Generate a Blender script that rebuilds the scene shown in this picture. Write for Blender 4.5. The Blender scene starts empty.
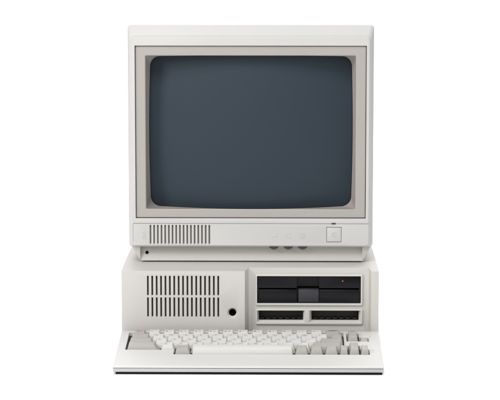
import bpy, bmesh, math, random
from mathutils import Vector, Matrix
random.seed(4)
R = math.radians
scene = bpy.context.scene
C = scene.collection

# ---------------------------------------------------------------- materials
def plastic(name, col, rough=0.5, bump=0.14, var=0.04, spec=0.4, scale=900, coat=0.0):
    m = bpy.data.materials.new(name); m.use_nodes = True
    nt = m.node_tree; b = nt.nodes['Principled BSDF']
    tc = nt.nodes.new('ShaderNodeTexCoord')
    n1 = nt.nodes.new('ShaderNodeTexNoise'); n1.inputs['Scale'].default_value = 9; n1.inputs['Detail'].default_value = 5
    nt.links.new(tc.outputs['Object'], n1.inputs['Vector'])
    mx = nt.nodes.new('ShaderNodeMix'); mx.data_type = 'RGBA'
    a = tuple(c * (1 - var) for c in col); z = (min(1, col[0] * (1 + var)), min(1, col[1] * (1 + var * .9)), min(1, col[2] * (1 + var * .4)))
    mx.inputs[6].default_value = (*a, 1); mx.inputs[7].default_value = (*z, 1)
    nt.links.new(n1.outputs['Fac'], mx.inputs[0])
    nt.links.new(mx.outputs[2], b.inputs['Base Color'])
    b.inputs['Roughness'].default_value = rough
    b.inputs['Specular IOR Level'].default_value = spec
    b.inputs['Coat Weight'].default_value = coat
    b.inputs['Coat Roughness'].default_value = 0.05
    if bump:
        n2 = nt.nodes.new('ShaderNodeTexNoise'); n2.inputs['Scale'].default_value = scale; n2.inputs['Detail'].default_value = 2
        nt.links.new(tc.outputs['Object'], n2.inputs['Vector'])
        bp = nt.nodes.new('ShaderNodeBump'); bp.inputs['Strength'].default_value = bump; bp.inputs['Distance'].default_value = 0.0004
        nt.links.new(n2.outputs['Fac'], bp.inputs['Height']); nt.links.new(bp.outputs['Normal'], b.inputs['Normal'])
    return m

M = {}
M['monitor'] = plastic('monitor_plastic', (.478, .473, .458))
M['stand'] = plastic('stand_plastic', (.455, .440, .412))
M['case'] = plastic('case_plastic', (.51, .492, .470))
M['frame'] = plastic('bay_frame_plastic', (.54, .527, .503))
M['taupe'] = plastic('taupe_plastic', (.340, .314, .296), bump=.1)
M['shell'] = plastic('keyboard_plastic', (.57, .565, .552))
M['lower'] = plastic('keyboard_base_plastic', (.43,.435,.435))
M['key'] = plastic('light_key', (.60, .592, .572), rough=.45)
M['greykey'] = plastic('grey_key', (.385, .370, .348), rough=.45)
M['vent_dark'] = plastic('vent_shade_dark', (.045, .042, .04), rough=.8, bump=0)
M['vent_mid'] = plastic('vent_shade_and_trim', (.15, .135, .12), rough=.8, bump=0)  # painted slot shade, also the seam strip and lock indicator
M['black'] = plastic('black_plastic', (.0045, .0045, .0065), rough=.30, bump=.1, spec=.2)
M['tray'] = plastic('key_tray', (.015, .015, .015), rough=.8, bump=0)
M['lever'] = plastic('lever_plastic', (.035, .035, .044), rough=.35, bump=.1, spec=.3)
M['brown'] = plastic('slot_interior', (.030, .029, .021), rough=.6, bump=0)
M['notch'] = plastic('slot_notch', (.034, .029, .02), rough=.6, bump=0)
M['rubber_and_shade'] = plastic('rubber_and_shade', (.008, .008, .008), rough=.9, bump=0)  # feet and socket, also the painted black of gap and hole
M['wheel'] = plastic('wheel_plastic', (.05, .043, .035), rough=.5, bump=0)
M['ink'] = plastic('legend_ink', (.28, .272, .26), rough=.6, bump=0)
M['dark_ink'] = plastic('dark_legend_ink', (.10, .095, .09), rough=.6, bump=0)
M['red_ink'] = plastic('red_legend_ink', (.55, .14, .09), rough=.6, bump=0)
M['green_ink'] = plastic('green_legend_ink', (.18, .30, .20), rough=.6, bump=0)
M['green'] = plastic('green_lens', (.010, .045, .028), rough=.25, bump=0)
M['red'] = plastic('red_lens', (.42, .02, .02), rough=.25, bump=0)
_b = M['red'].node_tree.nodes['Principled BSDF']
_b.inputs['Emission Color'].default_value = (1, .03, .03, 1); _b.inputs['Emission Strength'].default_value = .02
M['glass'] = plastic('screen_glass', (.029, .040, .052), rough=.5, bump=0, var=.0, spec=.12, coat=0.0)
M['mask'] = plastic('tube_edge', (.006, .006, .008), rough=.5, bump=0)
M['white'] = plastic('white_sweep', (.93, .93, .93), rough=.9, bump=0, var=0, spec=.1)

# ---------------------------------------------------------------- helpers
def link(name, me, mats, parent=None):
    o = bpy.data.objects.new(name, me); C.objects.link(o)
    for m in (mats if isinstance(mats, (list, tuple)) else [mats]): me.materials.append(m)
    if parent: o.parent = parent
    return o

def smooth_by_angle(me, ang=32):
    bm = bmesh.new(); bm.from_mesh(me)
    for f in bm.faces: f.smooth = True
    for e in bm.edges:
        e.smooth = not (len(e.link_faces) != 2 or e.calc_face_angle(0) > R(ang))
    bm.to_mesh(me); bm.free()

def box(bm, x0, x1, y0, y1, z0, z1, mat=0):
    vs = [bm.verts.new((x, y, z)) for x in (x0, x1) for y in (y0, y1) for z in (z0, z1)]
    for f in ((0, 1, 3, 2), (4, 6, 7, 5), (0, 4, 5, 1), (2, 3, 7, 6), (0, 2, 6, 4), (1, 5, 7, 3)):
        bm.faces.new([vs[i] for i in f]).material_index = mat
    return vs

def prism(bm, pts, a, b, axis='x', mat=0):
    """extrude a closed outline; axis x: pts are (y,z); axis z: pts are (x,y); axis y: pts are (x,z)"""
    def V(p, t):
        return (t, p[0], p[1]) if axis == 'x' else (p[0], p[1], t) if axis == 'z' else (p[0], t, p[1])
    A = [bm.verts.new(V(p, a)) for p in pts]; B = [bm.verts.new(V(p, b)) for p in pts]
    n = len(pts)
    bm.faces.new(A).material_index = mat; bm.faces.new(B[::-1]).material_index = mat
    for i in range(n):
        bm.faces.new((A[i], B[i], B[(i + 1) % n], A[(i + 1) % n])).material_index = mat

def rrect(x0, x1, z0, z1, r, y, n=8):
    out = []
    for cx, cz, a0 in ((x1 - r, z1 - r, 0), (x0 + r, z1 - r, 90), (x0 + r, z0 + r, 180), (x1 - r, z0 + r, 270)):
        for i in range(n + 1):
            a = R(a0 + 90 * i / n); out.append((cx + r * math.cos(a), y, cz + r * math.sin(a)))
    return out

def loft(bm, rings, cap0=True, cap1=True, mat=0):
    R_ = [[bm.verts.new(p) for p in r] for r in rings]
    for a, b in zip(R_, R_[1:]):
        n = len(a)
        for i in range(n): bm.faces.new((a[i], a[(i + 1) % n], b[(i + 1) % n], b[i])).material_index = mat
    if cap0: bm.faces.new(R_[0][::-1]).material_index = mat
    if cap1: bm.faces.new(R_[-1]).material_index = mat

def cyl(bm, cx, cz, r, y0, y1, n=40, mat=0, r1=None):
    r1 = r if r1 is None else r1
    rr = lambda q, y: [(cx + q * math.cos(2 * math.pi * i / n), y, cz + q * math.sin(2 * math.pi * i / n)) for i in range(n)]
    loft(bm, [rr(r, y0), rr(r1, y1)], mat=mat)

def mesh_of(bm, name='m'):
    bmesh.ops.recalc_face_normals(bm, faces=bm.faces)
    me = bpy.data.meshes.new(name); bm.to_mesh(me); bm.free(); return me

def build(name, bm, mats, parent=None, cuts=(), bevel=0.0, seg=2, ang=32, first=False):
    """link bm as ONE mesh; subtract the cutters, round the edges, bake it"""
    o = link(name, mesh_of(bm, name), mats)          # parented only after baking
    tmp = []
    def round_edges():
        md = o.modifiers.new('v', 'BEVEL'); md.width = bevel; md.segments = seg; md.limit_method = 'ANGLE'; md.angle_limit = R(28)
        md.use_clamp_overlap = True
    if first: round_edges()
    for c in cuts:
        k = bpy.data.objects.new('cutter', mesh_of(c)); C.objects.link(k); tmp.append(k)
        md = o.modifiers.new('b', 'BOOLEAN'); md.operation = 'DIFFERENCE'; md.solver = 'EXACT'; md.object = k
    if bevel and not first: round_edges()
    if cuts or bevel:
        bpy.context.view_layer.update()
        dg = bpy.context.evaluated_depsgraph_get()
        me = bpy.data.meshes.new_from_object(o.evaluated_get(dg))
        o.modifiers.clear(); old = o.data; o.data = me; me.name = name
        bpy.data.meshes.remove(old)
        for k in tmp: bpy.data.objects.remove(k)
    smooth_by_angle(o.data, ang)
    if parent: o.parent = parent
    return o

def empty(name, label, cat, loc):
    o = bpy.data.objects.new(name, None); C.objects.link(o)
    o.location = loc; o['label'] = label; o['category'] = cat; o.empty_display_size = .05
    return o
def B(): return bmesh.new()

def text_faces(bm, s, size, xf, mat, align='CENTER'):
    """flat lettering: font outline -> faces, through the transform xf(x, y) -> point"""
    cu = bpy.data.curves.new('t', 'FONT'); cu.body = s; cu.size = size; cu.align_x = align; cu.align_y = 'CENTER'; cu.resolution_u = 3
    cu.offset = size * .012
    to = bpy.data.objects.new('t', cu); C.objects.link(to); bpy.context.view_layer.update()
    me = bpy.data.meshes.new_from_object(to.evaluated_get(bpy.context.evaluated_depsgraph_get()))
    vs = [bm.verts.new(xf(v.co.x, v.co.y)) for v in me.vertices]
    for p in me.polygons:
        try: bm.faces.new([vs[i] for i in p.vertices]).material_index = mat
        except ValueError: pass
    bpy.data.objects.remove(to); bpy.data.curves.remove(cu); bpy.data.meshes.remove(me)

# ================================================================ MONITOR
mon = empty('monitor', 'boxy off-white CRT monitor with a dark blue-grey screen standing on the system unit', 'monitor', (0.0005, 0, 0))
YF = .030                                   # front plane of the bezel
bz = B()
loft(bz, [rrect(-.187, .187, .152, .4915, .0055, .078), rrect(-.187, .187, .152, .4915, .0055, .0415),
          rrect(-.1866, .1866, .1525, .4905, .0055, .0402),
          rrect(-.1832, .1832, .1535, .4775, .0062, .0335), rrect(-.1822, .1822, .1540, .4760, .006, .0325),
          rrect(-.1815, .1815, .1545, .4748, .0055, .0325), rrect(-.1805, .1805, .1550, .4735, .0055, .0305), rrect(-.1800, .1800, .1556, .4730, .005, YF)])
c1 = B(); box(c1, -.1757, .1757, YF - .02, .2, .1969, .4605)                       # opening for the inner frame
c2 = B(); box(c2, -.1798, .1822, YF - .01, YF + .0013, .1886, .1894)                # seam above the control panel
c2b = B(); box(c2b, -.1801, -.1795, YF - .01, YF + .0012, .1600, .1880); 
c3 = B()
for i in range(17):
    x = -.1532 + i * .00563; prism(c3, [(YF - .01, .1550), (YF + .0, .1558), (YF + .0032, .1580), (YF + .0032, .1868), (YF - .01, .1868)], x - .00125, x + .00125)
c4 = B(); box(c4, .1157, .1391, YF - .01, YF + .0022, .1606, .1842)                 # button well
c5 = B(); box(c5, .1238, .1300, YF - .01, YF + .0030, .1878, .1904)                 # indicator window
c6 = B(); box(c6, -.170, .170, .045, .2, .160, .192)                                # hollow behind the panel
build('bezel', bz, M['monitor'], mon, [c1, c2, c2b, c3, c4, c5, c6], bevel=.0004, seg=2)

v = B()                                       # brown-grey sheet paints the shade inside the slots
box(v, -.158, -.059, YF + .0029, YF + .006, .1565, .1878)
build('vent_shade', v, M['vent_mid'], mon)

# inner (taupe) frame: flat ring, then a funnel that ends on the curved glass
RG, YG, ZC = .58, .0405, .3268
def gy(x, z): return YG + (x * x + (z - ZC) ** 2) / (2 * RG)
def tube_outline(hx, hz, sx, sz, r, n=10, m=14):
    """barrel outline: straight sides bowed by sx/sz, rounded corners"""
    base = []
    ax, az = hx - r, hz - r
    cs = [(ax, az, 0), (-ax, az, 90), (-ax, -az, 180), (ax, -az, 270)]
    for k, (cx, cz, a0) in enumerate(cs):
        for i in range(n + 1):
            a = R(a0 + 90 * i / n); base.append((cx + r * math.cos(a), cz + r * math.sin(a)))
        nx = cs[(k + 1) % 4]; a = R(a0 + 90)
        p = (cx + r * math.cos(a), cz + r * math.sin(a)); q = (nx[0] + r * math.cos(a), nx[1] + r * math.sin(a))
        for i in range(1, m): base.append((p[0] + (q[0] - p[0]) * i / m, p[1] + (q[1] - p[1]) * i / m))
    out = []
    for x, z in base:
        out.append((x - math.copysign(sx * (z / hz) ** 2, x) * min(1, abs(x) / ax), z - math.copysign(sz * (x / hx) ** 2, z) * min(1, abs(z) / az)))
    return out
def same_count(x0, x1, z0, z1, r, y, outline):
    """rounded rectangle sampled with the same parametrisation as tube_outline"""
    hx, hz = (x1 - x0) / 2, (z1 - z0) / 2; cx, cz = (x0 + x1) / 2, (z0 + z1) / 2
    return [(cx + a, y, cz + b) for a, b in tube_outline(hx, hz, 0, 0, r)]
go = tube_outline(.1566, .1184, .0020, .0030, .014)
fr = B()
rings = [same_count(-.1748, .1748, .1979, .4596, .0012, .050, go),
         same_count(-.1748, .1748, .1979, .4596, .0012, YF + .0035, go),
         same_count(-.1740, .1740, .1987, .4588, .0012, YF + .0028, go),
         same_count(-.1610, .1610, .2098, .4466, .0015, YF + .0028, go),
         same_count(-.1598, .1598, .2110, .4455, .0018, YF + .0034, go),
         [(x, gy(x, z + ZC) - .0012, z + ZC) for x, z in go],
         [(x * .995, gy(x, z + ZC) + .0004, z * .995 + ZC) for x, z in go],
         [(x * .995, gy(x, z + ZC) + .008, z * .995 + ZC) for x, z in go]]
loft(fr, rings, False, False)
build('inner_frame', fr, M['taupe'], mon, ang=20)

gl = B()                                       # curved tube face: rings shrinking to the centre
gr = []
for k in range(0, 25):
    s = 1.0 - k / 25.0
    gr.append([(x * s, gy(x * s, z * s + ZC), z * s + ZC) for x, z in go])
loft(gl, gr, False, False)
ctr = gl.verts.new((0, gy(0, ZC), ZC)); gl.verts.ensure_lookup_table(); n = len(go); base = 24 * n
for i in range(n): gl.faces.new((gl.verts[base + i], gl.verts[base + (i + 1) % n], ctr))
for f in gl.faces:
    c = f.calc_center_median()
screen = build('screen', gl, [M['glass']], mon, ang=60)
ed = B()                                       # black band at the tube's rim
loft(ed, [[(x * s, gy(x * s, z * s + ZC) - d, z * s + ZC) for x, z in go] for s, d in ((.9985, .0001), (.9985, .0004), (.989, .0003), (.989, .0001))], False, False)
build('screen_rim', ed, M['mask'], screen)

hs = B()                                       # rear housing
loft(hs, [rrect(-.180, .180, .153, .474, .01, .0775), rrect(-.174, .174, .150, .466, .014, .12), rrect(-.165, .165, .150, .452, .018, .22),
          rrect(-.125, .125, .165, .41, .02, .31), rrect(-.12, .12, .17, .405, .02, .335)])
hc = B()
for i in range(22):
    x = -.105 + i * .010; box(hc, x - .002, x + .002, .13, .20, .40, .5)
hv = build('rear_housing', hs, M['monitor'], mon, [hc], bevel=.0006)

# power button
pb = B(); box(pb, .1166, .1382, YF - .0002, YF + .0023, .1615, .1833)
btn = build('power_button', pb, M['monitor'], mon, bevel=.0005)
def ring(bm, cx, cz, r, w, y0, y1, a0=0, a1=360, n=36, mat=0):
    P_ = []
    full = a1 - a0 >= 360; cnt = n if full else n + 1
    for i in range(cnt):
        a = R(a0 + (a1 - a0) * i / n); c, s = math.cos(a), math.sin(a)
        P_.append([bm.verts.new((cx + q * c, y, cz + q * s)) for q, y in ((r - w, y1), (r - w * .6, y0), (r + w * .6, y0), (r + w, y1))])
    for i in range(n):
        a, b = P_[i], P_[(i + 1) % cnt]
        for k in range(3): bm.faces.new((a[k], a[k + 1], b[k + 1], b[k])).material_index = mat
s = B(); ring(s, .1274, .1722, .0034, .0005, YF - .0007, YF - .0001); box(s, .1270, .1278, YF - .0007, YF - .0001, .1708, .1738)
build('power_symbol', s, M['monitor'], btn)
g = B(); box(g, .1240, .1298, YF + .0006, YF + .0028, .1880, .1902)
build('power_indicator', g, M['green'], mon, bevel=.0003)

# embossed symbols and thumb wheels under them
s = B(); prism(s, [(.0300, .1686), (.0405, .1686), (.0405, .1728)], YF - .00045, YF + .0002, 'y')
build('contrast_symbol', s, M['monitor'], mon, [], bevel=.0002)
s = B(); ring(s, .0572, .1702, .0034, .0006, YF - .00045, YF + .0002)
build('round_symbol', s, M['monitor'], mon)
s = B(); ring(s, .0795, .1702, .0023, .0005, YF - .00045, YF + .0002)
for k in range(8):
    a = R(45 * k); c, d = math.cos(a), math.sin(a)
    q = [(.0795 + r * c - t * d, .1702 + r * d + t * c) for r, t in ((.0034, -.0003), (.0049, -.0003), (.0049, .0003), (.0034, .0003))]
    prism(s, q, YF - .00045, YF + .0002, 'y')
build('brightness_symbol', s, M['monitor'], mon)
s = B()                                        # raised emblem at the left of the panel
ring(s, -.1630, .1738, .0021, .0004, YF - .00045, YF + .0002); ring(s, -.1630, .1672, .0021, .0004, YF - .00045, YF + .0002)
box(s, -.1636, -.1624, YF - .0004, YF + .0002, .1697, .1713)
build('emblem', s, M['monitor'], mon)
for x in (.0355, .0575, .0795):
    w = B(); n = 36
    rr = lambda q, y: [(x + q * (1 + (.03 if i % 2 else 0)) * math.cos(2 * math.pi * i / n), y, .1570 + q * (1 + (.03 if i % 2 else 0)) * math.sin(2 * math.pi * i / n)) for i in range(n)]
    loft(w, [rr(.0078, .0358), rr(.0084, .0364), rr(.0084, .0398), rr(.0078, .0404)])
    build('thumb_wheel', w, M['wheel'], mon, ang=20)

# stand under the tube housing
st = B(); prism(st, [(-.1692, .1299), (.1722, .1299), (.1840, .1530), (-.1830, .1530)], .0395, .275, 'y')
sc = B(); prism(sc, [(.03, .10), (.0408, .10), (.0414, .1305), (.0424, .1330), (.0500, .1518), (.03, .1518)], -.1697, .1712)
sh = B(); cyl(sh, -.1597, .1417, .0027, .03, .10, 28)
stand = build('stand', st, M['stand'], mon, [sc, sh], bevel=.0007, first=True)
h = B(); cyl(h, -.1597, .1417, .0026, .0530, .0995, 28); build('hole_shade', h, M['rubber_and_shade'], stand)  # black plug stands in for the shade inside the hole
for x in (-.15, .15):
    for y in (.06, .255):
        f = B(); box(f, x - .012, x + .012, y - .006, y + .006, .1280, .1300)
        build('rubber_foot', f, M['rubber_and_shade'], stand, bevel=.0003)

# ================================================================ SYSTEM UNIT
cpu = empty('system_unit', 'wide low grey-white computer case with black floppy drive and vent slots under the monitor', 'computer', (0, 0, 0))
RY = .015                                      # depth of the recessed right half
k = B(); prism(k, [(0, .004), (0, .1203), (.014, .1232), (.028, .1259), (.042, .1276), (.056, .1283), (.080, .1286), (.300, .1286), (.300, .004)], -.1954, .1956)   # the lid rises from the front edge
for q in k.verts:
    if q.co.z > .1204: q.co.x *= 1 - (q.co.z - .1203) * 1.3       # the shoulders taper a little
r_ = B(); prism(r_, [(-.0078, -.01), (-.0078, 0), (-.0022, RY), (.1808, RY), (.1838, 0), (.1838, -.01)], -.01, .2, 'z')
vn = B()
for i in range(17):
    x = -.1553 + i * .00669
    box(vn, x - .00135, x + .00135, -.01, .010, .0829, .1129); box(vn, x - .00135, x + .00135, -.01, .010, .0499, .0796)
pk = B(); cyl(pk, -.0266, .0563, .0092, -.002, .0032, 44, r1=.0056)
pk2 = B(); cyl(pk2, -.0266, .0563, .0055, .000, .02, 44)
cav = B(); box(cav, -.185, -.030, .0045, .05, .045, .1165)
bay = B(); box(bay, .0100, .1690, .0, .15, .0680, .1110)
bay2 = B(); box(bay2, .0100, .1700, .0, .09, .0390, .0580)
case = build('case', k, M['case'], cpu, [cav, r_, vn, pk, pk2, bay, bay2], bevel=.0014, seg=3)
v = B(); box(v, -.160, -.0435, .0052, .008, .047, .1155); build('vent_shade', v, M['vent_dark'], cpu)  # dark sheet stands in for the unlit inside of the case
v = B(); cyl(v, -.0266, .0563, .0054, .0075, .019, 40); build('port_socket', v, M['rubber_and_shade'], cpu)

# bay frames
def bay_frame(name, ox0, ox1, oz0, oz1, holes, yf, yb, inset=.0016, bev=.0009):
    f = B(); loft(f, [rrect(ox0, ox1, oz0, oz1, .0022, yb), rrect(ox0, ox1, oz0, oz1, .0022, yf + .001), rrect(ox0 + .0007, ox1 - .0007, oz0 + .0007, oz1 - .0007, .0018, yf)])
    cuts = []
    for (a0, a1, b0, b1), (c0, c1, d0, d1) in holes:
        q = B()
        F = lambda y, t: [(a0 + (c0 - a0) * t, y, b0 + (d0 - b0) * t), (a1 + (c1 - a1) * t, y, b0 + (d0 - b0) * t), (a1 + (c1 - a1) * t, y, b1 + (d1 - b1) * t), (a0 + (c0 - a0) * t, y, b1 + (d1 - b1) * t)]
        loft(q, [F(yf - .003, -.003 / .010), F(yb + .002, 1.0)]); cuts.append(q)
    return build(name, f, M['frame'], cpu, cuts, bevel=.0004)
YB = .0120
bay_frame('drive_frame', .0086, .1718, .0652, .1138, [((.0105, .1690, .0685, .1108), (.0108, .1686, .0690, .1104))], YB, .0175)
bay_frame('slot_frame', .0086, .1718, .0357, .0602,
          [((.0106, .0835, .0392, .0577), (.0142, .0800, .0432, .0568)), ((.0905, .1690, .0392, .0577), (.0950, .1648, .0432, .0568))], YB, .0195)

# floppy drive
dv = B(); box(dv, .0109, .1685, .0150, .14, .0691, .1103)
cut = B()
box(cut, .0130, .1662, .010, .06, .0898, .0922)                                # disk slot
cut2 = B(); box(cut2, .0712, .1052, .010, .030, .0700, .1095)                  # finger recess
drv = build('floppy_drive', dv, M['black'], cpu, [cut, cut2], bevel=.0003, first=True)
lp = B(); box(lp, .0130, .0705, .0135, .0152, .0700, .0898); build('drive_door', lp, M['black'], drv, bevel=.0010, seg=3)
lp = B(); box(lp, .1062, .1660, .0135, .0152, .0700, .0898); build('drive_door', lp, M['black'], drv, bevel=.0010, seg=3)
lv = B(); prism(lv, [(.0134, .0706), (.0128, .0890), (.0150, .0905), (.028, .0905), (.028, .0706)], .0738, .1046)
build('eject_lever', lv, M['lever'], drv, bevel=.0006)
l = B(); cyl(l, .1412, .1030, .0014, .0140, .0155, 20); build('activity_light', l, M['red'], drv, bevel=.0003)

# cartridge slots
for x0, x1 in ((.0140, .0803), (.0948, .1650)):
    d = B(); box(d, x0, x1, .034, .037, .0425, .0575)
    s = build('cartridge_door', d, M['brown'], cpu, bevel=.0004)
    t = B(); n = 7; wd = (x1 - x0) / n
    for i in range(n): box(t, x0 + i * wd + wd * .2, x0 + i * wd + wd * .8, .024, .034, .0430, .0447)
    build('guide_ribs', t, M['notch'], s, bevel=.0002)
for x in (-.17, .17):
    for y in (.03, .27):
        f = B(); cyl(f, 0, 0, .009, 0, .0042, 24)
        bmesh.ops.rotate(f, verts=f.verts, matrix=Matrix.Rotation(R(90), 3, 'X')); bmesh.ops.translate(f, verts=f.verts, vec=(x, y, .0))
        zmin = min(q.co.z for q in f.verts); bmesh.ops.translate(f, verts=f.verts, vec=(0, 0, -zmin))
        build('rubber_foot', f, M['rubber_and_shade'], cpu)

# ================================================================ KEYBOARD
kb = empty('keyboard', 'low off-white keyboard with light and grey keycaps lying in front of the computer case', 'keyboard', (0, -.1, 0))
ox = Vector((0, .1, 0))                        # children are built in world coordinates, shifted back by the empty's place
A = math.atan(.0994); CA, SA = math.cos(A), math.sin(A)
def K(x, v, w): return (x, -.192 + v * CA - w * SA, .0125 + v * SA + w * CA)
HX = .1945
up = B()
prism(up, [(-.1922, .0098), (-.1926, .0110), (-.1917, .0124), (-.1895, .01295), (-.187, .0132), (-.0135, .0304), (-.0118, .0298), (-.0110, .0280), (-.0110, .0170)], -HX, HX)
def slab(bm, x0, x1, v0, v1, w0, w1, mat=0):
    vs = [bm.verts.new(K(x, v, w)) for x in (x0, x1) for v in (v0, v1) for w in (w0, w1)]
    for f in ((0, 1, 3, 2), (4, 6, 7, 5), (0, 4, 5, 1), (2, 3, 7, 6), (0, 2, 6, 4), (1, 5, 7, 3)):
        bm.faces.new([vs[i] for i in f]).material_index = mat
P5 = .0225; V = [.1496, .1271, .1046, .0821, .0596]     # front edge of each row, back row first
g = .0009
wells = [(-.1825, .1412, V[3] - g, V[0] + .0218), (-.1094 - g, .1770, V[4] - g, V[3] + .002), (.1452, .1642, V[1] - g, V[0] + .0190), (.1630, .1788, V[1] - g, V[1] + .0190),
         (.1452, .1642, V[3] - .003, V[3] + .0215)]
cuts = []
for a, b, c, d in wells:
    q = B(); slab(q, a, b, c, d, -.030, .02); cuts.append(q)
def shift(o):
    o.data.transform(Matrix.Translation(ox)); return o
shift(build('upper_shell', up, M['shell'], kb, cuts, bevel=.0007, seg=3, first=True))
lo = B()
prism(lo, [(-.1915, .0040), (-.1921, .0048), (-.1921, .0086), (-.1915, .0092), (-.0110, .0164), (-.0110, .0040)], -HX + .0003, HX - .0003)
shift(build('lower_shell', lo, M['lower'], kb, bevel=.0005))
sm = B(); prism(sm, [(-.1908, .0088), (-.1908, .0104), (-.014, .0172), (-.014, .0160)], -HX + .0016, HX - .0016)  # brown strip that shows as the seam line between the shells
shift(build('seam_strip', sm, M['vent_mid'], kb))
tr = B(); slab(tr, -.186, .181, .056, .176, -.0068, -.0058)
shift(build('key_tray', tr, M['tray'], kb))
bs = B(); box(bs, -.1905, .1925, -.1880, -.02, .0, .0041)  # black slab paints the shadow in the gap under the keyboard
shift(build('gap_shade', bs, M['rubber_and_shade'], kb))

def key(x0, x1, row, kind='key', legend=None, h=None, depth=1.0, ink=1, tin=.0040, lsz=.0048, lx=None, back=None, tilt=None, name='key', label=None, tr=None):
    v0 = V[row]; v1 = v0 + P5 * depth - .0008
    x0 += .0005; x1 -= .0005
    H = h if h else (.0062, .0062, .0062, .0064, .0086)[row]
    til = tilt if tilt is not None else (.0, -.0004, -.0006, -.0008, -.0009)[row]
    bm = B(); w0 = -.0055
    xi = min(tin, (x1 - x0) * .17)
    bot = [(x0, v0, w0), (x1, v0, w0), (x1, v1, w0), (x0, v1, w0)]
    fr_, bk = .0040, .0036
    X0, X1, V0, V1 = x0 + xi, x1 - (tr or xi), v0 + fr_, v1 - bk
    # grid top with a shallow dish
    N = 6
    vb = [bm.verts.new(K(*p)) for p in bot]
    top = [[None] * (N + 1) for _ in range(N + 1)]
    wide = (X1 - X0) > .06
    for i in range(N + 1):
        for j in range(N + 1):
            u, t = i / N, j / N
            dish = .0007 * (1 - (2 * u - 1) ** 2) if not wide else -.0006 * (1 - (2 * t - 1) ** 2)
            top[i][j] = bm.verts.new(K(X0 + (X1 - X0) * u, V0 + (V1 - V0) * t, H - dish + til * (1 - 2 * t)))
    for i in range(N):
        for j in range(N): bm.faces.new((top[i][j], top[i + 1][j], top[i + 1][j + 1], top[i][j + 1]))
    bm.faces.new([vb[0], vb[1]] + [top[i][0] for i in range(N, -1, -1)])
    bm.faces.new([vb[1], vb[2]] + [top[N][j] for j in range(N, -1, -1)])
    bm.faces.new([vb[2], vb[3]] + [top[i][N] for i in range(N + 1)])
    bm.faces.new([vb[3], vb[0]] + [top[0][j] for j in range(N + 1)])
    bm.faces.new(vb[::-1])
    bmesh.ops.recalc_face_normals(bm, faces=bm.faces)
    es = [e for e in bm.edges if len(e.link_faces) == 2 and e.calc_face_angle(0) > R(25)]
    bmesh.ops.bevel(bm, geom=es, offset=.0007, segments=2, affect='EDGES', profile=.6)
    bm.normal_update()
    me_n = len(bm.faces)
    if legend:
        for (txt, dx, dv, sz) in legend:
            cx = X0 + (X1 - X0) * dx; cv = V0 + (V1 - V0) * dv
            def xf(a, b):
                x = cx + a; vv = cv + b
                u = (x - X0) / (X1 - X0); t = (vv - V0) / (V1 - V0)
                dish = .0007 * (1 - (2 * u - 1) ** 2) if not wide else 0
                return K(x, vv, H - dish + til * (1 - 2 * t) + .00008)
            if txt == '#bar':
                q = [bm.verts.new(xf(a, b)) for a, b in ((-sz, -.0007), (sz, -.0007), (sz, .0007), (-sz, .0007))]; bm.faces.new(q).material_index = 1
            else: text_faces(bm, txt, sz, xf, 1)
    me = bpy.data.meshes.new('key'); bm.to_mesh(me); bm.free()
    cap = {'key': M['key'], 'grey': M['greykey']}[kind]
    inks = {1: M['ink'], 2: M['dark_ink'], 3: M['red_ink'], 4: M['green_ink']}[ink]
    o = link(name, me, [cap, inks], kb); smooth_by_angle(me, 30); shift(o)
    if label: o['label'] = label
    return o

U = .02218
# back row
key(-.1768, -.1545, 0, 'grey', [('Esc', .5, .5, .0075)], ink=3, label='grey key with a red legend at the back left corner')
for i, (a, b) in enumerate(zip('1234567890-^', '!"#$%&\'()~=~')):
    key(-.1543 + i * U, -.1543 + (i + 1) * U, 0, 'key', [(a, .2, .42, .0066), (b, .62, .42, .0040)], ink=2)
key(.1119, .1385, 0, 'grey', [('#bar', .5, .72, .0072)], ink=2, label='grey key at the right end of the back row')
# second row
key(-.1791, -.1470, 1, 'grey')
for i, a in enumerate('QWERTYUIOP@['): key(-.1470 + i * .0222, -.1470 + (i + 1) * .0222, 1, 'key', [(a, .27, .55, .0062)])
key(.1194, .1408, 1, 'grey')
# third row
key(-.1806, -.1411, 2, 'grey')
for i, a in enumerate('ASDFGHJKL;:'): key(-.1411 + i * .0222, -.1411 + (i + 1) * .0222, 2, 'key', [(a, .27, .55, .0062)])
key(.1031, .1408, 2, 'grey')
# fourth row
key(-.1815, -.1309, 3, 'grey', tr=.0085)
for i, a in enumerate('ZXCVBNM,./'): key(-.1309 + i * .0222, -.1309 + (i + 1) * .0222, 3, 'key', [(a, .27, .55, .0062)])
key(.0911, .1385, 3, 'grey')
# front row
key(-.1094, -.0843, 4, 'grey')
key(-.0838, .0655, 4, 'key', name='space_bar', tin=.002)
for a, b in ((.0668, .0882), (.0886, .1100), (.1104, .1318)): key(a, b, 4, 'grey')
key(.1325, .1462, 4, 'grey'); key(.1462, .1630, 4, 'grey'); key(.1630, .1768, 4, 'grey')
# right block
key(.1458, .1636, 3, 'grey')
key(.1458, .1636, 1, 'grey', [('#bar', .5, .86, .0035)], h=.0072, depth=1.75, ink=4, label='tall grey key with a green mark')
key(.1640, .1782, 1, 'grey', h=.0022, depth=.80, label='low grey key at the back right corner')
il = B(); slab(il, .1805, .1818, .152, .1545, -.0003, .0003)
shift(build('lock_indicator', il, M['vent_mid'], kb))

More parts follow.
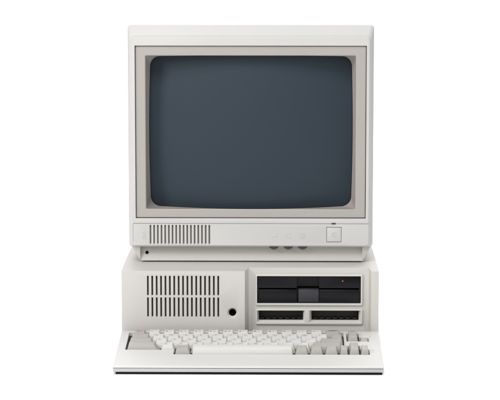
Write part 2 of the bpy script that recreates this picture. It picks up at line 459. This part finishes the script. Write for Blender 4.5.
# ================================================================ WHITE SWEEP
fl = B()
prof = [(-9, 0)] + [(4.0, 0)] + [(4.0 + 2.0 * math.sin(R(a)), 2.0 - 2.0 * math.cos(R(a))) for a in range(6, 91, 6)] + [(6.0, 6.0)]
A_ = [fl.verts.new((-8, y, z)) for y, z in prof]; B_ = [fl.verts.new((8, y, z)) for y, z in prof]
for i in range(len(prof) - 1): fl.faces.new((A_[i], B_[i], B_[i + 1], A_[i + 1]))
o = build('backdrop', fl, M['white'])
o['kind'] = 'structure'; o['label'] = 'seamless pure white studio table and background'

# ================================================================ LIGHT, CAMERA
w = bpy.data.worlds.new('World'); scene.world = w; w.use_nodes = True
bg = w.node_tree.nodes['Background']; bg.inputs[0].default_value = (1, 1, 1, 1); bg.inputs[1].default_value = .28
def area(name, loc, target, sx, sy, power, col=(1, 1, 1)):
    d = bpy.data.lights.new(name, 'AREA'); d.shape = 'RECTANGLE'; d.size = sx; d.size_y = sy; d.energy = power; d.color = col
    o = bpy.data.objects.new(name, d); C.objects.link(o); o.location = loc
    o.rotation_euler = (Vector(target) - Vector(loc)).to_track_quat('-Z', 'Y').to_euler(); return o
area('overhead_softbox', (-.3, -2.0, 2.8), (0, -.1, 0), 1.3, 1.3, 62)
area('front_softbox', (-.6, -3.7, 1.5), (0, 0, .2), 1.6, 1.0, 18)
area('rear_softbox', (.6, 1.7, 3.2), (.3, 1.2, 0), 4, 2.5, 125)
area('key_softbox', (-1.45, -1.25, 1.15), (0, 0, .27), .6, .6, 20)
area('backdrop_softbox', (0, 3.0, 3.6), (0, 5.0, .8), 5, 1.5, 120)

cd = bpy.data.cameras.new('camera'); cam = bpy.data.objects.new('camera', cd); C.objects.link(cam)
cam.location = (.045, -3.15, .621)
th = R(7.09); psi = math.atan(.045 / 3.15)
F = Vector((-math.sin(psi) * math.cos(th), math.cos(psi) * math.cos(th), -math.sin(th)))
cam.rotation_euler = F.to_track_quat('-Z', 'Y').to_euler()
cd.sensor_width = 36; cd.lens = 2100 / 500 * 36; cd.clip_start = .1; cd.clip_end = 60
scene.camera = cam
scene.view_settings.view_transform = 'Standard'; scene.view_settings.look = 'None'
scene.view_settings.exposure = 0; scene.view_settings.gamma = 1
